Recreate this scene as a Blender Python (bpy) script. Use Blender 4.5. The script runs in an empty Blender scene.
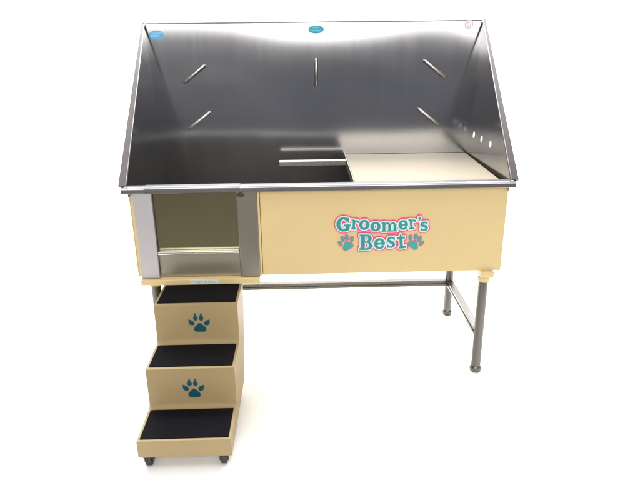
import bpy, bmesh, math, random
import numpy as np
from mathutils import Vector, Matrix
random.seed(4)
C = bpy.context.scene
COL = C.collection

# ------------------------------------------------------------ camera
cd = bpy.data.cameras.new('camera'); cam = bpy.data.objects.new('camera', cd); COL.objects.link(cam)
a, b, c = [math.radians(v) for v in (-19.9667, 1.522, -0.6039)]
r0 = Vector((math.cos(b), -math.sin(b), 0)); f0 = Vector((math.sin(b), math.cos(b), 0)); u0 = Vector((0, 0, 1))
F = f0*math.cos(a)+u0*math.sin(a); U1 = -f0*math.sin(a)+u0*math.cos(a)
R = r0*math.cos(c)+U1*math.sin(c); U = -r0*math.sin(c)+U1*math.cos(c)
M = Matrix((R, U, -F)).transposed().to_4x4(); M.translation = Vector((-0.0601, -2.1525, 1.4009))
cam.matrix_world = M
cd.sensor_width = 36; cd.lens = 596.016/640*36; cd.clip_start = .05; cd.clip_end = 200
C.camera = cam
C.render.resolution_x = 1024; C.render.resolution_y = 768

# ------------------------------------------------------------ world, lamps, exposure
w = bpy.data.worlds.new('World'); C.world = w; w.use_nodes = True
wn, wl = w.node_tree.nodes, w.node_tree.links
wtc = wn.new('ShaderNodeTexCoord'); wsep = wn.new('ShaderNodeSeparateXYZ'); wr = wn.new('ShaderNodeValToRGB'); wnz = wn.new('ShaderNodeTexNoise')
wnz.inputs['Scale'].default_value = 3.5; wnz.inputs['Detail'].default_value = 1
wl.new(wtc.outputs['Generated'], wsep.inputs['Vector']); wl.new(wtc.outputs['Generated'], wnz.inputs['Vector'])
wm = wn.new('ShaderNodeMath'); wm.operation = 'MULTIPLY_ADD'; wm.inputs[1].default_value = .22; wl.new(wnz.outputs['Fac'], wm.inputs[0]); wl.new(wsep.outputs['Z'], wm.inputs[2])
wr.color_ramp.elements[0].position = -0.0; wr.color_ramp.elements[0].color = (.55, .58, .68, 1)
wr.color_ramp.elements[1].position = .16; wr.color_ramp.elements[1].color = (1.0, .96, .96, 1)
wl.new(wm.outputs['Value'], wr.inputs['Fac']); wl.new(wr.outputs['Color'], wn['Background'].inputs['Color'])
wn['Background'].inputs['Strength'].default_value = .265
C.view_settings.view_transform = 'Standard'; C.view_settings.look = 'None'
C.view_settings.exposure = .35; C.view_settings.gamma = 1

def area(name, loc, target, sx, sy, power, col=(1, 1, 1)):
    l = bpy.data.lights.new(name, 'AREA'); l.shape = 'RECTANGLE'; l.size = sx; l.size_y = sy
    l.energy = power; l.color = col
    o = bpy.data.objects.new(name, l); COL.objects.link(o); o.location = loc
    o.rotation_euler = (Vector(target)-Vector(loc)).to_track_quat('-Z', 'Y').to_euler()
    return o
area('ceiling_light', (0, -.3, 3.3), (0, -.3, 0), 4.5, 3.0, 66, (1, .985, .96))
area('front_softbox', (0, -4.5, 2.643), (0, 0, 2.643), 6.0, 2.8, 165, (1, .98, .95))
area('backdrop_light', (0, 1.5, 3.4), (0, 2.2, .0), 6, 1.2, 240, (1, 1, 1))  # added lamp out of view, whitens the paper behind the tub
area('rear_softbox', (0, 2.5, 2.15), (0, .5, 0), 5, .8, 110, (.96, .98, 1))  # added fill lamp, unseen, brightens the shaded floor under the tub

# ------------------------------------------------------------ materials
def principled(name):
    m = bpy.data.materials.new(name); m.use_nodes = True
    return m, m.node_tree.nodes, m.node_tree.links, m.node_tree.nodes['Principled BSDF']
def noise(N, L, scale, vec_scale=(1, 1, 1), detail=3):
    tc = N.new('ShaderNodeTexCoord'); mp = N.new('ShaderNodeMapping'); nz = N.new('ShaderNodeTexNoise')
    mp.inputs['Scale'].default_value = vec_scale; nz.inputs['Scale'].default_value = scale
    nz.inputs['Detail'].default_value = detail
    L.new(tc.outputs['Object'], mp.inputs['Vector']); L.new(mp.outputs['Vector'], nz.inputs['Vector'])
    return nz
def ramp(N, L, src, c0, c1, p0=.3, p1=.7):
    r = N.new('ShaderNodeValToRGB'); r.color_ramp.elements[0].position = p0; r.color_ramp.elements[1].position = p1
    r.color_ramp.elements[0].color = (*c0, 1); r.color_ramp.elements[1].color = (*c1, 1)
    L.new(src, r.inputs['Fac']); return r
def add_bump(N, L, B, src, strength, dist=.001):
    bp = N.new('ShaderNodeBump'); bp.inputs['Strength'].default_value = strength; bp.inputs['Distance'].default_value = dist
    L.new(src, bp.inputs['Height']); L.new(bp.outputs['Normal'], B.inputs['Normal'])
def maprange(N, L, src, lo, hi):
    mr = N.new('ShaderNodeMapRange'); mr.inputs['To Min'].default_value = lo; mr.inputs['To Max'].default_value = hi
    mr.inputs['From Min'].default_value = .3; mr.inputs['From Max'].default_value = .7
    L.new(src, mr.inputs['Value']); return mr
def steel(name, col, rough, streak=(1, 1, 60), sc=6, bump=.04, rvar=.05):
    m, N, L, B = principled(name)
    B.inputs['Metallic'].default_value = 1
    big = noise(N, L, 2.2, (1, 1, 1), 4)
    rp = ramp(N, L, big.outputs['Fac'], tuple(v*.86 for v in col), tuple(min(1, v*1.10) for v in col))
    L.new(rp.outputs['Color'], B.inputs['Base Color'])
    fine = noise(N, L, sc, streak, 4)
    mr = maprange(N, L, fine.outputs['Fac'], rough-rvar, rough+rvar); L.new(mr.outputs['Result'], B.inputs['Roughness'])
    if bump: add_bump(N, L, B, fine.outputs['Fac'], bump, .0005)
    return m
def paint(name, col, rough, var=.04, bump=.05, scale=300, spec=.5):
    m, N, L, B = principled(name)
    n1 = noise(N, L, 3, (1, 1, 1), 5)
    rp = ramp(N, L, n1.outputs['Fac'], tuple(v*(1-var) for v in col), tuple(v*(1+var) for v in col))
    L.new(rp.outputs['Color'], B.inputs['Base Color'])
    B.inputs['Roughness'].default_value = rough; B.inputs['Specular IOR Level'].default_value = spec
    if bump:
        n2 = noise(N, L, scale); add_bump(N, L, B, n2.outputs['Fac'], bump, .0005)
    return m
MT = {}
MT['mirror'] = steel('polished_steel', (.47, .465, .47), .10, (1, 1, .05), 45, 0, .005)
def haze_low(m):     # hard-water haze: the sheet is duller low down, where it gets wet
    N, L = m.node_tree.nodes, m.node_tree.links; B = N['Principled BSDF']
    tc = N.new('ShaderNodeTexCoord'); sp = N.new('ShaderNodeSeparateXYZ'); nz = noise(N, L, 3, (1, 1, 1), 4)
    L.new(tc.outputs['Object'], sp.inputs['Vector'])
    ad = N.new('ShaderNodeMath'); ad.operation = 'MULTIPLY_ADD'; ad.inputs[1].default_value = .16
    L.new(nz.outputs['Fac'], ad.inputs[0]); L.new(sp.outputs['Z'], ad.inputs[2])
    mr = N.new('ShaderNodeMapRange')
    mr.inputs['From Min'].default_value = .80; mr.inputs['From Max'].default_value = 1.30
    mr.inputs['To Min'].default_value = .095; mr.inputs['To Max'].default_value = .0
    L.new(ad.outputs['Value'], mr.inputs['Value'])
    a2 = N.new('ShaderNodeMath'); a2.operation = 'ADD'
    old = B.inputs['Roughness'].links[0].from_socket
    L.new(old, a2.inputs[0]); L.new(mr.outputs['Result'], a2.inputs[1]); L.new(a2.outputs['Value'], B.inputs['Roughness'])
haze_low(MT['mirror'])
MT['basin'] = steel('basin_steel', (.24, .235, .225), .40, (1, 1, 1), 8, 0, .03)
MT['basin'].node_tree.nodes['Principled BSDF'].inputs['Metallic'].default_value = .8
MT['door'] = steel('door_steel', (.40, .375, .265), .20, (60, 1, 1), 5, .0, .012)
MT['plate'] = steel('plate_steel', (.47, .44, .37), .36, (60, 1, 1), 5, .0, .012)
MT['frame_dull'] = steel('dull_frame_steel', (.46, .445, .41), .30, (60, 1, 1), 5, .0, .012)  # right post: same steel, its dimmer reflection put into the base colour
def heat_mark(m, cen, rad, col):    # brown heat mark beside the weld at the top of the post
    N, L = m.node_tree.nodes, m.node_tree.links; B = N['Principled BSDF']
    tc = N.new('ShaderNodeTexCoord'); vd = N.new('ShaderNodeVectorMath'); vd.operation = 'SUBTRACT'; vd.inputs[1].default_value = cen
    vs = N.new('ShaderNodeVectorMath'); vs.operation = 'MULTIPLY'; vs.inputs[1].default_value = (1/rad[0], 0, 1/rad[1])
    ln = N.new('ShaderNodeVectorMath'); ln.operation = 'LENGTH'; nz = noise(N, L, 90, (1, 1, 1), 3)
    L.new(tc.outputs['Object'], vd.inputs[0]); L.new(vd.outputs[0], vs.inputs[0]); L.new(vs.outputs[0], ln.inputs[0])
    ad = N.new('ShaderNodeMath'); ad.operation = 'ADD'; L.new(ln.outputs['Value'], ad.inputs[0]); L.new(nz.outputs['Fac'], ad.inputs[1])
    mr = N.new('ShaderNodeMapRange'); mr.inputs['From Min'].default_value = 1.25; mr.inputs['From Max'].default_value = 1.6; mr.inputs['To Min'].default_value = 1; mr.inputs['To Max'].default_value = 0
    L.new(ad.outputs[0], mr.inputs['Value'])
    mx = N.new('ShaderNodeMix'); mx.data_type = 'RGBA'; mx.inputs['B'].default_value = (*col, 1)
    L.new(B.inputs['Base Color'].links[0].from_socket, mx.inputs['A']); L.new(mr.outputs[0], mx.inputs['Factor']); L.new(mx.outputs['Result'], B.inputs['Base Color'])
heat_mark(MT['frame_dull'], (-.300, .016, .7985), (.015, .0115), (.20, .165, .12))
MT['frame'] = steel('frame_steel', (.575, .56, .578), .52, (60, 1, 1), 5, .0, .015)  # left post: same steel, its brighter reflection put into the base colour
MT['trim'] = steel('trim_steel', (.37, .37, .385), .28, (1, 60, 60), 4, .0, .015)
MT['flange'] = steel('flange_steel', (.14, .13, .13), .38, (60, 60, 1), 4, .02, .04)
MT['leg'] = steel('leg_steel', (.145, .136, .122), .30, (60, 60, 1), 4, .05, .05)
MT['bar'] = steel('bar_steel', (.68, .67, .63), .28, (1, 1, 1), 40, .0, .015)
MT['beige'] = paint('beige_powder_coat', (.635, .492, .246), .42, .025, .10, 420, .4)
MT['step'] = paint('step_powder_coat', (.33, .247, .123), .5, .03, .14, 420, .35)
MT['cream'] = paint('cream_platform_coat', (.36, .315, .235), .40, .02, .05, 300)
MT['mat'] = paint('black_rubber_mat', (.0028, .0026, .0042), .9, .35, 1.0, 260, .14)
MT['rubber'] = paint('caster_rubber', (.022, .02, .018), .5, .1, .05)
MT['hole'] = paint('dark_gap', (.01, .01, .01), .8, .0, 0)
MT['teal_dark'] = paint('step_paw_teal', (.001, .066, .100), .45, .02, 0)
MT['teal'] = paint('logo_teal', (.03, .235, .265), .5, .02, 0)
MT['aqua'] = paint('logo_aqua_edge', (.20, .66, .56), .5, .02, 0)
MT['paw'] = paint('logo_paw_aqua', (.035, .33, .33), .5, .02, 0)
MT['white'] = paint('logo_white', (.72, .74, .70), .5, .0, 0)
MT['pink'] = paint('logo_pink', (.72, .045, .20), .5, .02, 0)
MT['sticker_teal'] = paint('sticker_teal', (.01, .27, .38), .4, .02, 0)
MT['sticker_light'] = paint('sticker_pale_blue', (.10, .55, .70), .4, .02, 0)
MT['sticker_blue'] = paint('sticker_blue', (.07, .36, .62), .35, .1, 0)
MT['sticker_sky'] = paint('sticker_sky_blue', (.25, .55, .80), .35, .05, 0)
MT['sticker_white'] = paint('sticker_white', (.82, .76, .82), .4, .02, 0)
MT['sticker_mauve'] = paint('sticker_mauve', (.50, .33, .52), .4, .02, 0)
MT['label_blue'] = paint('label_blue_grey', (.20, .30, .38), .4, .05, 0)
MT['label_pale'] = paint('label_pale', (.62, .66, .64), .4, .02, 0)
def backdrop_mat():
    m, N, L, B = principled('white_backdrop_paper')
    n1 = noise(N, L, .8); rp = ramp(N, L, n1.outputs['Fac'], (.93, .93, .93), (.95, .95, .95))
    L.new(rp.outputs['Color'], B.inputs['Base Color']); B.inputs['Roughness'].default_value = 1
    B.inputs['Specular IOR Level'].default_value = 0
    return m
MT['paper'] = backdrop_mat()
MT['ground'] = paint('shop_floor', (.105, .085, .055), .7, .12, .05, 30)

# ------------------------------------------------------------ mesh helpers
def link(name, bm, mats, parent=None, smooth=False, loc=None):
    bmesh.ops.recalc_face_normals(bm, faces=bm.faces[:])
    me = bpy.data.meshes.new(name); bm.to_mesh(me); bm.free()
    for m in (mats if isinstance(mats, (list, tuple)) else [mats]): me.materials.append(MT[m])
    if smooth:
        for p in me.polygons: p.use_smooth = True
        me.set_sharp_from_angle(angle=math.radians(38))
    o = bpy.data.objects.new(name, me); COL.objects.link(o)
    if parent:
        o.parent = parent
        if parent.type == 'EMPTY': o.matrix_parent_inverse = Matrix.Translation(-parent.location)
    return o
def empty(name, loc, label, cat):
    o = bpy.data.objects.new(name, None); COL.objects.link(o); o.location = loc
    o['label'] = label; o['category'] = cat; o.empty_display_size = .1
    return o
def box(bm, x0, x1, y0, y1, z0, z1, bev=0, seg=2):
    v = [bm.verts.new((x, y, z)) for x in (x0, x1) for y in (y0, y1) for z in (z0, z1)]
    fs = [bm.faces.new([v[i] for i in q]) for q in ((0, 1, 3, 2), (4, 6, 7, 5), (0, 4, 5, 1), (2, 3, 7, 6), (0, 2, 6, 4), (1, 5, 7, 3))]
    if bev:
        es = set(e for f in fs for e in f.edges)
        bmesh.ops.bevel(bm, geom=list(es), offset=bev, segments=seg, profile=.5, affect='EDGES')
def frame_axes(d):
    d = d.normalized(); t = Vector((0, 0, 1)) if abs(d.z) < .9 else Vector((1, 0, 0))
    x = d.cross(t).normalized(); return x, d.cross(x).normalized()
def tube(bm, pts, r, seg=16, caps=True):
    pts = [Vector(p) for p in pts]; rings = []
    rr = r if isinstance(r, (list, tuple)) else [r]*len(pts)
    ref = None
    for i, p in enumerate(pts):
        d = (pts[min(i+1, len(pts)-1)]-pts[max(i-1, 0)])
        x, y = frame_axes(d)
        if ref is not None:
            x = (ref - d.normalized()*ref.dot(d.normalized())).normalized(); y = d.normalized().cross(x)
        ref = x
        rings.append([bm.verts.new(p+x*math.cos(2*math.pi*k/seg)*rr[i]+y*math.sin(2*math.pi*k/seg)*rr[i]) for k in range(seg)])
    for A, B_ in zip(rings, rings[1:]):
        for k in range(seg): bm.faces.new((A[k], A[(k+1) % seg], B_[(k+1) % seg], B_[k]))
    if caps: bm.faces.new(rings[0]); bm.faces.new(rings[-1])
def lathe(bm, cx, cy, prof, seg=24):
    tube(bm, [(cx, cy, z) for r, z in prof], [max(r, .0005) for r, z in prof], seg)
def prism_x(bm, prof, x0, x1):   # closed (y,z) profile extruded along x
    A = [bm.verts.new((x0, y, z)) for y, z in prof]; B_ = [bm.verts.new((x1, y, z)) for y, z in prof]
    n = len(prof)
    for i in range(n): bm.faces.new((A[i], A[(i+1) % n], B_[(i+1) % n], B_[i]))
    bm.faces.new(A); bm.faces.new(B_[::-1])

# ------------------------------------------------------------ signed-distance decals
def marching(bm, D, to_world, step, u0_, v0_, thick_dir, thick, mat):
    """filled area D<0 on a grid -> faces; thick_dir gives the decal real thickness"""
    nv, nu = D.shape; ed = {}; gv = {}
    def G(i, j):
        if (i, j) not in gv: gv[(i, j)] = bm.verts.new(to_world(u0_+j*step, v0_+i*step))
        return gv[(i, j)]
    def E_(i, j, i2, j2):
        k = (i, j, i2, j2) if (i, j) < (i2, j2) else (i2, j2, i, j)
        if k not in ed:
            da, db = D[k[0], k[1]], D[k[2], k[3]]; t = da/(da-db); t = min(.98, max(.02, t))
            ed[k] = bm.verts.new(to_world(u0_+(k[1]+(k[3]-k[1])*t)*step, v0_+(k[0]+(k[2]-k[0])*t)*step))
        return ed[k]
    faces = []
    for i in range(nv-1):
        for j in range(nu-1):
            cs = [(i, j), (i, j+1), (i+1, j+1), (i+1, j)]
            ins = [D[q] < 0 for q in cs]; n = sum(ins)
            if n == 0: continue
            poly = []
            for k in range(4):
                if ins[k]: poly.append(G(*cs[k]))
                if ins[k] != ins[(k+1) % 4]: poly.append(E_(*cs[k], *cs[(k+1) % 4]))
            if n == 2 and ins[0] == ins[2]:
                f = bm.faces.new(poly)
            else: f = bm.faces.new(poly)
            f.material_index = mat; faces.append(f)
    if thick:
        es = [e for e in set(e for f in faces for e in f.edges) if len(e.link_faces) == 1]
        r = bmesh.ops.extrude_edge_only(bm, edges=es)
        bmesh.ops.translate(bm, verts=[v for v in r['geom'] if isinstance(v, bmesh.types.BMVert)], vec=Vector(thick_dir)*thick)
        for g in r['geom']:
            if isinstance(g, bmesh.types.BMFace): g.material_index = mat
def seg_sdf(UU, VV, p, q, r1, r2):
    px, py = UU-p[0], VV-p[1]; dx, dy = q[0]-p[0], q[1]-p[1]; L2 = dx*dx+dy*dy+1e-9
    t = np.clip((px*dx+py*dy)/L2, 0, 1)
    return np.hypot(px-t*dx, py-t*dy)-(r1+(r2-r1)*t)
def box_sdf(UU, VV, x0, x1, y0, y1, r=.15):
    dx = np.abs(UU-(x0+x1)/2)-((x1-x0)/2-r); dy = np.abs(VV-(y0+y1)/2)-((y1-y0)/2-r)
    return np.hypot(np.maximum(dx, 0), np.maximum(dy, 0))+np.minimum(np.maximum(dx, dy), 0)-r
def ell_sdf(UU, VV, cx, cy, rx, ry, deg=0):
    t = math.radians(deg); x = (UU-cx)*math.cos(t)+(VV-cy)*math.sin(t); y = -(UU-cx)*math.sin(t)+(VV-cy)*math.cos(t)
    k0 = np.hypot(x/rx, y/ry); k1 = np.hypot(x/(rx*rx), y/(ry*ry))+1e-9
    return k0*(k0-1)/k1
def arc(cx, cy, rx, ry, a0, a1, thin, thick, n=18):
    out = []
    for i in range(n+1):
        t = math.radians(a0+(a1-a0)*i/n)
        out.append((cx+rx*math.cos(t), cy-ry*math.sin(t), thin+(thick-thin)*abs(math.cos(t))**1.4))
    return out
def poly_r(pts):   # list of (x,y,r) -> segments
    return [((p[0], p[1]), (q[0], q[1]), p[2], q[2]) for p, q in zip(pts, pts[1:])]
def glyph(ch):
    """strokes in a unit box, x 0..1, y 0 (top of the letter) .. 1 (baseline); boxes as ('b',x0,x1,y0,y1)"""
    S = []
    if ch == 'G':
        S += poly_r(arc(.50, .5, .36, .42, 48, 318, .075, .135)); S += poly_r([(.74, .20, .06), (.83, .10, .05), (.82, .33, .045)])
        S += poly_r([(.80, .62, .13), (.80, .84, .10)]); S.append(('b', .52, 1.0, .51, .63))
    elif ch == 'r':
        S += [('b', .17, .47, .05, .95), ('b', .0, .40, .0, .15), ('b', .0, .68, .85, 1.0)]
        S += poly_r([(.42, .34, .07), (.58, .14, .085), (.76, .12, .10), (.86, .22, .14)])
    elif ch == 'o':
        S += poly_r(arc(.5, .5, .33, .39, 0, 360, .085, .165, 26))
    elif ch == 'm':
        S += [('b', .07, .24, .04, 1), ('b', .0, .2, 0, .14), ('b', .0, .31, .87, 1), ('b', .42, .59, .25, 1), ('b', .36, .66, .87, 1), ('b', .76, .93, .25, 1), ('b', .70, 1., .87, 1)]
        S += poly_r([(.20, .28, .05), (.33, .11, .075), (.45, .13, .09), (.505, .28, .085)]); S += poly_r([(.55, .28, .05), (.67, .11, .075), (.79, .13, .09), (.845, .28, .085)])
    elif ch == 'e':
        S += poly_r(arc(.5, .5, .34, .40, 0, 318, .08, .15, 24)); S.append(('b', .22, .95, .43, .57))
    elif ch == 's':
        S += poly_r([(.80, .24, .05), (.70, .14, .075), (.50, .10, .085), (.30, .16, .11), (.22, .29, .13), (.35, .42, .14), (.62, .54, .15), (.76, .69, .14), (.68, .84, .11), (.48, .91, .085), (.27, .86, .075), (.17, .74, .05)])
        S += poly_r([(.84, .08, .05), (.84, .32, .05)]); S += poly_r([(.13, .68, .05), (.13, .93, .05)])
    elif ch == "'":
        S += poly_r([(.5, .26, .27), (.55, .45, .2), (.3, .9, .07)])
    elif ch == 'B':
        S += [('b', .10, .40, .02, .98), ('b', .0, .60, .0, .11), ('b', .0, .62, .89, 1.0), ('b', .3, .62, .43, .53)]
        S += poly_r([(.55, .055, .055), (.70, .09, .09), (.77, .25, .135), (.68, .42, .08), (.5, .48, .05)]); S += poly_r([(.55, .48, .05), (.75, .54, .08), (.83, .73, .145), (.74, .89, .09), (.55, .945, .055)])
    elif ch == 't':
        S += poly_r([(.48, .10, .07), (.48, .35, .14), (.47, .8, .15), (.56, .91, .10), (.86, .90, .07)]); S.append(('b', .08, .92, .24, .37)); S.append(('b', .30, .63, .25, .85)); S.append(('b', .20, .98, .86, 1.0))
    return S
def letter_sdf(UU, VV, ch, u1, u2, v1, v2, rot=0):
    w_, h_ = u2-u1, v2-v1; cu, cv = (u1+u2)/2, (v1+v2)/2; t = math.radians(rot)
    X = ((UU-cu)*math.cos(t)+(VV-cv)*math.sin(t)) + w_/2; Y = (-(UU-cu)*math.sin(t)+(VV-cv)*math.cos(t)) + h_/2
    k = min(w_, h_) if ch != 'm' else h_
    D = np.full(UU.shape, 99.)
    for s in glyph(ch):
        if s[0] == 'b': d = box_sdf(X, Y, s[1]*w_, s[2]*w_, s[3]*h_, s[4]*h_, .12)
        else: d = seg_sdf(X, Y, (s[0][0]*w_, s[0][1]*h_), (s[1][0]*w_, s[1][1]*h_), s[2]*k, s[3]*k)
        D = np.minimum(D, d)
    return D
def grid(u1, u2, v1, v2, st):
    return np.meshgrid(np.arange(u1, u2, st), np.arange(v1, v2, st))

# ------------------------------------------------------------ the setting
def backdrop():
    bm = bmesh.new(); prof = [(-.85, 0), (2.4, 0)]
    for i in range(1, 13):
        t = math.pi/2*i/12; prof.append((2.4+.9*math.sin(t), .9-.9*math.cos(t)))
    prof.append((3.3, 4.2))
    A = [bm.verts.new((-6, y, z)) for y, z in prof]; B_ = [bm.verts.new((6, y, z)) for y, z in prof]
    for i in range(len(prof)-1): bm.faces.new((A[i], B_[i], B_[i+1], A[i+1]))
    o = link('backdrop', bm, 'paper', smooth=True); o['kind'] = 'structure'
backdrop()
bm = bmesh.new(); box(bm, -5, 5, -5.2, 5, -.06, -.004); o = link('floor', bm, 'ground'); o['kind'] = 'structure'

# ------------------------------------------------------------ grooming tub
H = .735; ZR = .838; ZB = .465; YB = .566; ZT = 1.403; YF = .026
tub = empty('grooming_tub', (0, .3, 0), 'stainless steel and beige pet grooming tub with high sloped splash walls on tubular legs', 'grooming tub')
def wall_x(y, z): return .714 + .055*(z-.84) - .03*y
BX = [-.74, -.62, -.49, -.40, -.32, -.215, -.108, 0, .0645, .17, .281, .39, .498, .585, .643, .70, .74]
BZ = [1.388, 1.387, 1.383, 1.378, 1.369, 1.349, 1.335, 1.329, 1.329, 1.335, 1.347, 1.360, 1.369, 1.364, 1.349, 1.331, 1.335]
ZL = 1.243
def tilt(x):
    zb = float(np.interp(x, BX, BZ)); return (ZL-zb+(1.4009-zb)*1.864)/10.14
def sm_tilt(x): return sum(tilt(x+d) for d in (-.05, -.025, 0, .025, .05))/5
def back_y(x, z):
    t = max(0., z-1.22); return YB + sm_tilt(x)*(t*t/.22 if t < .11 else t-.055)
def wave(x, z):     # faint sheet waviness lower down
    return (.0009*math.sin(x*5.1+1.0)*math.sin(z*7.3+.4)+.0003*math.sin(x*11.7+z*3)*math.sin(z*13+x*4))*max(0, 1-max(0, z-1.15)/.1)*min(1, max(0, (z-.84)*6))
bm = bmesh.new(); nx, nz = 96, 90
def sheet(off):
    out = []
    for j in range(nz+1):
        z = .50+(ZT-.50)*j/nz; xw = wall_x(YB, z)+.0015
        out.append([bm.verts.new((x, back_y(x, z)+wave(x, z)+off, z)) for x in [-xw+2*xw*i/nx for i in range(nx+1)]])
    return out
fr, bk = sheet(0), sheet(.003)
for j in range(nz):
    for i in range(nx):
        bm.faces.new((fr[j][i], fr[j][i+1], fr[j+1][i+1], fr[j+1][i])); bm.faces.new((bk[j][i], bk[j+1][i], bk[j+1][i+1], bk[j][i+1]))
    for i in (0, nx): bm.faces.new((fr[j][i], fr[j+1][i], bk[j+1][i], bk[j][i]))
for i in range(nx):
    for j in (0, nz): bm.faces.new((fr[j][i], bk[j][i], bk[j][i+1], fr[j][i+1]))
back = link('back_splash', bm, 'mirror', tub, smooth=True)
bm = bmesh.new(); box(bm, -.733, .733, YB-.001, YB+.016, ZT+.0005, ZT+.0065, .0015); link('top_hem', bm, 'flange', back)

def side_wall(s):
    bm = bmesh.new()
    def slope_z(y): return ZR + (ZT-ZR)*(y/YB)
    outline = [(YB+.006, .5), (YB+.006, ZT), (.004, slope_z(.004)), (.004, .80), (.0405, .80), (.0405, .5)]
    loops = [outline]
    if s > 0:
        for hy in (.494, .385, .271):
            loops.append([(hy+.0125*math.cos(t*math.pi/8), .9275+.0125*math.sin(t*math.pi/8)) for t in range(16)])
    es = []
    for lp in loops:
        vs = [bm.verts.new((s*wall_x(y, z), y, z)) for y, z in lp]
        es += [bm.edges.new((vs[i], vs[(i+1) % len(vs)])) for i in range(len(vs))]
    bmesh.ops.triangle_fill(bm, edges=es, use_beauty=True, use_dissolve=False)
    r = bmesh.ops.extrude_face_region(bm, geom=bm.faces[:])
    bmesh.ops.translate(bm, verts=[v for v in r['geom'] if isinstance(v, bmesh.types.BMVert)], vec=(s*.003, 0, 0))
    o = link('side_splash', bm, 'mirror', tub)
    # folded flange along the sloping front edge
    bm = bmesh.new(); d = Vector((0, YB, ZT-ZR)).normalized(); n = Vector((0, -d.z, d.y))
    A0 = Vector((0, .0, ZR)); A1 = Vector((0, YB+.010, ZT+.010))
    xi0, xi1, xo0, xo1 = .7165, .7250, .7470, .7390
    for (i0, i1, o0, o1, lift, dep) in ((xi0, xi1, xo0, xo1, .004, .012),):
        V = []
        for A, xi, xo in ((A0+d*.006, i0, o0), (A1, i1, o1)):
            for x, k in ((xi, lift), (xo, lift-.003), (xo, -dep), (xi, -dep*.2)):
                V.append(bm.verts.new(A+n*k+Vector((s*x, 0, 0))))
        for k in range(4): bm.faces.new((V[k], V[(k+1) % 4], V[4+(k+1) % 4], V[4+k]))
        bm.faces.new(V[:4]); bm.faces.new(V[4:])
    bmesh.ops.bevel(bm, geom=bm.edges[:], offset=.0016, segments=2, profile=.5, affect='EDGES')
    fl = link('flange', bm, 'flange', o)
    bm = bmesh.new(); tube(bm, [A0+n*.0045+d*.008+Vector((s*(xi0+.001), 0, 0)), A1+n*.0045-d*.002+Vector((s*(xi1+.0005), 0, 0))], .0024, 10)
    link('edge_bead', bm, 'trim', o, smooth=True)
    return o
side_wall(-1); side_wall(1)
# basin: floor, front wall
bm = bmesh.new()
box(bm, -.695, .695, .0455, YB-.004, .492, .499)
box(bm, -.696, .696, .0420, .0450, .4995, .8225)
link('basin', bm, 'basin', tub)
bm = bmesh.new(); lathe(bm, -.42, .3, [(.03, .4995), (.045, .5), (.045, .502), (.035, .502), (.03, .4985)]); link('drain', bm, 'trim', tub)
# front rim: rolled bead
prof = []
for k in range(9):
    t = math.pi*(.5+.5*k/8); prof.append((.006+.009*math.cos(t), ZR-.009+.009*math.sin(t)))
prof += [(-.003, .816), (0, .813), (.0245, .813), (.0245, .822), (.040, .824), (.040, ZR-.002), (.030, ZR)]
bm = bmesh.new(); prism_x(bm, prof, -.737, .737); rim = link('front_rim', bm, 'trim', tub, smooth=True)
bm = bmesh.new(); prof2 = [(y-.0022 if y < .02 else y, z+.0022 if z > .82 else z) for y, z in prof]
prof2[10:] = [(.0, .8165), (.012, .8165), (.012, ZR-.004), (.030, ZR-.003), (.030, ZR+.0022)]
prism_x(bm, prof2, -.652, -.299); link('rim_cap', bm, 'trim', rim, smooth=True)

# platform on the right half
bm = bmesh.new()
for i in range(1):
    box(bm, .1345, .690, .047, YB-.006, .812, .8325, .002)
plat = link('platform', bm, 'cream', tub); plat['label'] = 'raised cream platform covering the right half of the basin'
bm = bmesh.new(); box(bm, .1300, .1335, .047, YB-.008, .795, .8330, .0008); link('platform_edge', bm, 'bar', plat)
bm = bmesh.new(); box(bm, .6905, .708, .047, YB-.006, .79, .812); link('side_gap', bm, 'hole', plat)
bm = bmesh.new(); X0, X1 = -.168, .1295
box(bm, X0, X1, .427, .453, .8115, .8345, .003, 2)
hb = link('support_bar', bm, 'bar', plat)
bm = bmesh.new(); box(bm, X0-.0006, X0+.001, .4325, .4475, .8165, .8295); link('bar_end', bm, 'hole', hb)

# tie bars on the back wall
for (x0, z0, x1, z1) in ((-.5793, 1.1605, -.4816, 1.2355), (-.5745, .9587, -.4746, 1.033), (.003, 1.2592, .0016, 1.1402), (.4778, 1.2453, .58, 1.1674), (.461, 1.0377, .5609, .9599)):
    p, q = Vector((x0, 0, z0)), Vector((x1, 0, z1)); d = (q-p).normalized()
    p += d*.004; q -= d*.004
    def P(v, off): return (v.x, YB-off, v.z)
    bm = bmesh.new()
    tube(bm, [P(p, -.001), P(p, .006), P(p+d*.002, .011), P(p+d*.006, .0135), P(q-d*.006, .0135), P(q-d*.002, .011), P(q, .006), P(q, -.001)], .0060, 12)
    tb = link('tie_bar', bm, 'bar', tub, smooth=True)
    bm = bmesh.new(); tube(bm, [P(p-d*.006, 0), P(p-d*.004, 0), P(q+d*.004, 0), P(q+d*.006, 0)], [.004, .0088, .0088, .004], 16)  # flat dark capsule plate behind the bar, slightly wider than it
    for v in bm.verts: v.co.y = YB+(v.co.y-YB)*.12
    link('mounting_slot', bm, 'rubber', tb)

# beige body panels
def body(name, dims, bev=.002, mat='beige', parent=tub):
    bm = bmesh.new(); box(bm, *dims, bev); return link(name, bm, mat, parent)
front = body('front_panel', (-.2285, .7195, YF, YF+.006, ZB, .8125))
sp = [body('side_panel', (-.7195, -.7145, YF, YB+.02, ZB+.004, .8125)), body('side_panel', (.7165, .7215, YF+.0065, YB+.02, ZB+.001, .8125))]
body('corner_strip', (-.7143, -.7035, YF, YF+.004, ZB+.004, .8125), .0015, 'beige', sp[0])
body('rear_panel', (-.7143, .7163, YB+.012, YB+.018, ZB+.001, .8125), .001, 'trim')
body('base_panel', (-.7143, .7163, YF+.0065, YB+.0115, ZB+.0015, ZB+.006), .001)
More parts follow.
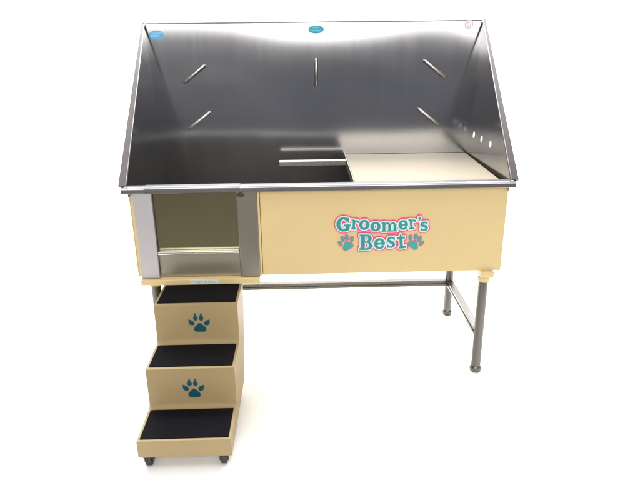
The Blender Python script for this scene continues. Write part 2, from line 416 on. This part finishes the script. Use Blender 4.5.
# door assembly
door = body('door', (-.6305, -.3165, .036, .040, .566, .8125), .001, 'door')
for x0, x1 in ((-.7025, -.6325), (-.3145, -.2390)):
    bm = bmesh.new(); box(bm, x0, x1, .016, .0345, ZB, .8125, .002); link('door_frame', bm, 'frame' if x0 < -.5 else 'frame_dull', door)
body('frame_edge', (-.2385, -.2300, .0205, .030, ZB, .8125), .0015, 'beige', door)
bm = bmesh.new(); box(bm, -.6315, -.3155, .014, .0355, .5630, .5770, .004, 3); link('door_ledge', bm, 'bar', door, smooth=True)
body('lower_plate', (-.6310, -.3160, .0300, .0345, ZB, .5625), .001, 'plate', door)
tray = body('threshold', (-.7060, -.2405, .004, .060, .4400, .4630), .0022)
# small maker's plate with worn writing on the threshold
UU, VV = grid(189, 220.2, 277.5, 283, .14)
def lab(u, v): return (-.5152+(u-189.5)*.003892, .0032, .4624-(v-278.3)*.0046-(u-189.5)*.00006)
bm = bmesh.new(); D = box_sdf(UU, VV, 189.7, 219.3, 278.7, 282.2, .4)
marching(bm, D, lab, .14, 189, 277.5, (0, 1, 0), .0008, 0)
D = np.full(UU.shape, 9.); rnd = random.Random(8); u = 190.6
while u < 218.4:
    if rnd.random() < .13: u += .9; continue
    k = rnd.choice('HILVETIN')
    D = np.minimum(D, box_sdf(UU, VV, u, u+.38, 279.3, 281.7, .05))
    if k in 'HN': D = np.minimum(D, box_sdf(UU, VV, u+.9, u+1.25, 279.3, 281.7, .05)); D = np.minimum(D, box_sdf(UU, VV, u, u+1.2, 280.3, 280.7, .05))
    if k in 'LE': D = np.minimum(D, box_sdf(UU, VV, u, u+1.2, 281.3, 281.7, .05))
    if k in 'TE': D = np.minimum(D, box_sdf(UU, VV, u, u+1.2, 279.3, 279.7, .05))
    u += 1.75
marching(bm, D, lambda u, v: Vector(lab(u, v))+Vector((0, -.0005, 0)), .14, 189, 277.5, (0, 1, 0), .0004, 1)
link('plate', bm, ['label_pale', 'label_blue'], tray)
for x in (-.6255, -.3215):
    bm = bmesh.new(); tube(bm, [(x-.004, .0665, .462), (x-.004, .0665, .430)], .004, 10); box(bm, x-.010, x+.004, .063, .072, .424, .433, .001)
    link('latch_pin', bm, 'bar', tray, smooth=True)

# legs
def leg(x, y, top):
    bm = bmesh.new(); lathe(bm, x, y, [(.0195, .018), (.0195, top)], 28)
    l = link('leg', bm, 'leg', tub, smooth=True)
    bm = bmesh.new(); lathe(bm, x, y, [(.012, 0), (.021, .002), (.0245, .009), (.0245, .017), (.0215, .023), (.0195, .0275), (.0200, .028)], 28); link('foot', bm, 'leg', l, smooth=True)
    bm = bmesh.new(); box(bm, x-.020, x+.033, y-.026, y+.026, top-.026, top+.0005, .003)
    if x < 0 and y < .1:
        bm.free(); bm = bmesh.new(); lathe(bm, x, y, [(.0200, top-.011), (.0215, top-.010), (.0215, top-.0005), (.0200, top)], 28)
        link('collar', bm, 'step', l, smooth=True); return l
    lathe(bm, x, y, [(.021, top-.047), (.0245, top-.045), (.0245, top-.030), (.021, top-.0265)], 28)
    link('collar', bm, 'beige', l, smooth=True)
    return l
for x, y in ((.6565, .034), (-.6565, .034), (.6565, .560), (-.6565, .560)): leg(x, y, ZB-.0005 if x > 0 else ZB-.004 if y > .1 else ZB-.0255)
g = .005; t = .0150; ZL_ = .1785
prof = [(-t, -t), (-t, -.004), (-t+g, -.004), (-t+g, .004), (-t, .004), (-t, t), (t, t), (t, -t)]
bm = bmesh.new(); prism_x(bm, [(y+.560, z+ZL_) for y, z in prof], -.638, .638); link('cross_bar', bm, 'leg', tub)
for s in (1, -1):
    bm = bmesh.new(); A = [bm.verts.new((s*.6565+p[0], .0525, ZL_+p[1])) for p in prof]; B_ = [bm.verts.new((s*.6565+p[0], .5415, ZL_+p[1])) for p in prof]
    for i in range(8): bm.faces.new((A[i], A[(i+1) % 8], B_[(i+1) % 8], B_[i]))
    bm.faces.new(A); bm.faces.new(B_); link('side_bar', bm, 'leg', tub)

# ------------------------------------------------------------ stickers on the back wall
def wall_pt(u, v, off=.0015):
    x = -.0278+(u-308.5)*.0041*1.0345; z = 1.3749-(v-30)*.00405-(u-308.5)*.0000
    x = -.0278+(u-308.5)*.00430; z = 1.3749-(v-30)*.00405+(u-308.5)*.000035
    return (x, back_y(x, z)-off, z)
def sticker(layers, u1, u2, v1, v2, st=.16):
    UU, VV = grid(u1, u2, v1, v2, st); bm = bmesh.new()
    for k, (m, fn) in enumerate(layers):
        marching(bm, fn(UU, VV), lambda u, v, k=k: wall_pt(u, v, .0012+.0006*k), st, u1, v1, (0, 1, 0), .0006, k)
    return link('sticker', bm, [m for m, _ in layers], back)
def lines(*bs):
    return lambda A, B_: np.minimum.reduce([box_sdf(A, B_, *q, .2) for q in bs])
s = sticker([('sticker_teal', lambda A, B_: ell_sdf(A, B_, 316.1, 29.7, 7.8, 4.1)),
             ('sticker_light', lines((312.2, 319.2, 27.0, 28.2), (309.6, 322.2, 29.0, 29.7), (310.6, 321.6, 30.4, 31.1), (312.4, 320, 31.8, 32.4)))], 307.5, 324.8, 24.8, 34.5)
s['label'] = 'small teal oval sticker at the centre of the top edge'
s = sticker([('sticker_blue', lambda A, B_: ell_sdf(A, B_, 157.2, 32.0, 7.2, 4.4)),
             ('sticker_sky', lines((152, 163, 29.9, 30.7), (151.5, 160, 32.0, 33.6)))], 149, 165.5, 26.8, 37)
s['label'] = 'pale blue oval sticker in the upper left corner'
s = sticker([('sticker_white', lambda A, B_: ell_sdf(A, B_, 470.0, 27.2, 4.3, 4.8, 12)),
             ('sticker_mauve', lambda A, B_: np.minimum(np.abs(ell_sdf(A, B_, 470.0, 27.2, 3.9, 4.4, 12))-.28, np.minimum(seg_sdf(A, B_, (468.6, 26.2), (470.2, 25.2), .3, .3), seg_sdf(A, B_, (469, 29.5), (471.2, 28.6), .35, .3))))], 465, 475.2, 21.8, 32.6, .12)
s['label'] = 'round white sticker with a mauve ring in the upper right corner'

# ------------------------------------------------------------ logo on the front panel
def logo_pt(u, v, off):
    return (.0562+(u-335)*.003895, YF-off, .6491-(v-230)*.00405-(u-335)*.0000792)
G_ = [('G', 336.3, 350.6, 216.7, 231.2, 0), ('r', 351.2, 358.8, 219.2, 229.0, 2), ('o', 358.8, 369.2, 219.2, 229.6, 3), ('o', 370.0, 380.4, 221.3, 231.2, 2),
      ('m', 381.2, 397.0, 221.6, 231.2, -2), ('e', 398.0, 407.6, 219.4, 229.6, -5), ('r', 408.2, 415.8, 218.6, 228.6, -7), ("'", 416.8, 420.8, 215.9, 221.4, -5), ('s', 419.2, 428.2, 220.9, 230.6, -8),
      ('B', 359.4, 373.2, 234.3, 250.0, 0), ('e', 374.0, 385.2, 237.8, 249.4, -3), ('s', 386.2, 396.2, 236.0, 248.2, -5), ('t', 396.8, 406.0, 232.8, 248.4, -7)]
UU, VV = grid(332, 432, 212, 255, .2)
D = np.full(UU.shape, 99.)
for g_ in G_: D = np.minimum(D, letter_sdf(UU, VV, *g_))
bm = bmesh.new()
for k, (lev, th) in enumerate(((2.15, .0035), (1.2, .0009), (.35, .0006), (-.1, .0005))):
    top = (.0035, .0045, .0052, .0058)[k]
    marching(bm, D-lev, lambda u, v, top=top: logo_pt(u, v, top), .2, 332, 212, (0, 1, 0), th, k)
logo = link('lettering', bm, ['pink', 'white', 'aqua', 'teal'], front)
logo['label'] = "Groomer's Best in teal letters edged in white and pink"
def paw_logo(toes, pad, cx):
    D = np.full(UU.shape, 99.)
    for t_ in toes: D = np.minimum(D, ell_sdf(UU, VV, *t_))
    for q in pad: D = np.minimum(D, seg_sdf(UU, VV, *q))
    bm = bmesh.new()
    marching(bm, D-.45, lambda u, v: logo_pt(u, v, .0022), .2, 332, 212, (0, 1, 0), .0022, 0)
    marching(bm, D, lambda u, v: logo_pt(u, v, .0030), .2, 332, 212, (0, 1, 0), .0008, 1)
    link('paw_print', bm, ['pink', 'paw'], front)
z1 = lambda x, y: (332+x/10.9, 208+y/10.9); z2 = lambda x, y: (378+x/10.9, 208+y/10.9)
paw_logo([(*z1(90, 392), 1.55, 2.75, -38), (*z1(117, 340), 1.65, 2.8, -18), (*z1(162, 322), 1.65, 2.8, -10), (*z1(216, 340), 1.55, 2.8, 6)],
         [(z1(150, 440), z1(163, 395), 2.5, 2.2), (z1(163, 395), z1(208, 412), 2.2, 2.2), (z1(150, 440), z1(208, 414), 2.4, 2.0), (z1(145, 445), z1(150, 450), 2.0, 1.6)], 0)
paw_logo([(*z2(356, 325), 1.55, 2.8, 4), (*z2(413, 312), 1.65, 2.8, 12), (*z2(457, 337), 1.65, 2.8, 24), (*z2(480, 388), 1.5, 2.7, 48)],
         [(z2(355, 398), z2(405, 383), 2.1, 2.4), (z2(405, 383), z2(415, 432), 2.3, 2.2), (z2(360, 402), z2(410, 430), 1.9, 2.4)], 0)

# ------------------------------------------------------------ steps
st = empty('step_unit', (-.474, -.22, 0), 'beige three step rolling stairs with black treads and teal paw prints', 'steps')
X0, X1 = -.6295, -.3183; YS = (-.133, -.3243, -.5155); ZS = (.4179, .2646, .1113)
prof = [(-.075, .046), (.075, .30), (.075, ZS[0])]
for k in range(3):
    prof += [(YS[k], ZS[k])]
    if k < 2:
        zz = ZS[k+1]; prof += [(YS[k], zz+.014), (YS[k]-.003, zz+.005), (YS[k]-.012, zz)]
prof += [(YS[2], .046)]
bm = bmesh.new(); prism_x(bm, prof, X0, X1)
bmesh.ops.bevel(bm, geom=[e for e in bm.edges if abs(e.calc_face_angle(0)) > .7], offset=.0035, segments=3, profile=.5, affect='EDGES')
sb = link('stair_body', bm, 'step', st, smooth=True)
for k, (ya, yb_) in enumerate(((-.113, .055), (-.310, -.160), (-.506, -.348))):
    bm = bmesh.new(); box(bm, X0+.0085, X1-.0085, ya, yb_, ZS[k]-.001, ZS[k]+.0030, .0012); link('tread_mat', bm, 'mat', st)
def step_paw(ox, oy, y, map0):
    z = lambda x, y_: (ox+x/13.7, oy+y_/13.7)
    UU, VV = grid(ox+5, ox+33, oy+4, oy+30, .2); D = np.full(UU.shape, 99.)
    for x, y_, s_ in ((213, 182, 1), (291, 182, -1)):
        D = np.minimum(D, ell_sdf(UU, VV, *z(x, y_), 2.2, 2.3)); D = np.minimum(D, seg_sdf(UU, VV, z(x, y_-8), z(x-2*s_, 122), 2.1, .6))
    for x, y_, s_ in ((155, 245, 1), (366, 245, -1)):
        D = np.minimum(D, ell_sdf(UU, VV, *z(x, y_), 3.0, 2.3, 28*s_)); D = np.minimum(D, seg_sdf(UU, VV, z(x-8*s_, y_-10), z(x-34*s_, 206), 2.1, .6))
    for q in (((265, 285), (225, 325), 2.7, 2.8), ((265, 285), (310, 325), 2.7, 2.8), ((215, 332), (318, 332), 2.4, 2.4), ((265, 300), (265, 330), 2.4, 2.6)):
        D = np.minimum(D, seg_sdf(UU, VV, z(*q[0]), z(*q[1]), q[2], q[3]))
    bm = bmesh.new()
    marching(bm, D, lambda u, v: map0(u, v), .2, ox+5, oy+4, (0, 1, 0), .001, 0)
    return link('paw_print', bm, 'teal_dark', sb)
step_paw(180, 305, 0, lambda u, v: (-.5064+(u-188)*.00374, YS[0]-.001, .3571-(v-320)*.00421-(u-188)*.00009))
step_paw(174.5, 370.4, 0, lambda u, v: (-.5048+(u-183)*.003532, YS[1]-.001, .1863-(v-388)*.00416-(u-183)*.0001))
for x, y in ((-.600, -.492), (-.348, -.492), (-.600, -.105), (-.348, -.105)):
    bm = bmesh.new(); box(bm, x-.016, x+.016, y-.02, y+.02, .040, .0465, .001)
    box(bm, x-.015, x-.011, y-.012, y+.014, .016, .0405, .001); box(bm, x+.011, x+.015, y-.012, y+.014, .016, .0405, .001)
    cs = link('caster', bm, 'rubber', st)
    bm = bmesh.new(); tube(bm, [(x-.0105, y, .0205), (x-.0085, y, .0205), (x+.0085, y, .0205), (x+.0105, y, .0205)], [.0165, .0205, .0205, .0165], 20)
    link('wheel', bm, 'rubber', cs, smooth=True)
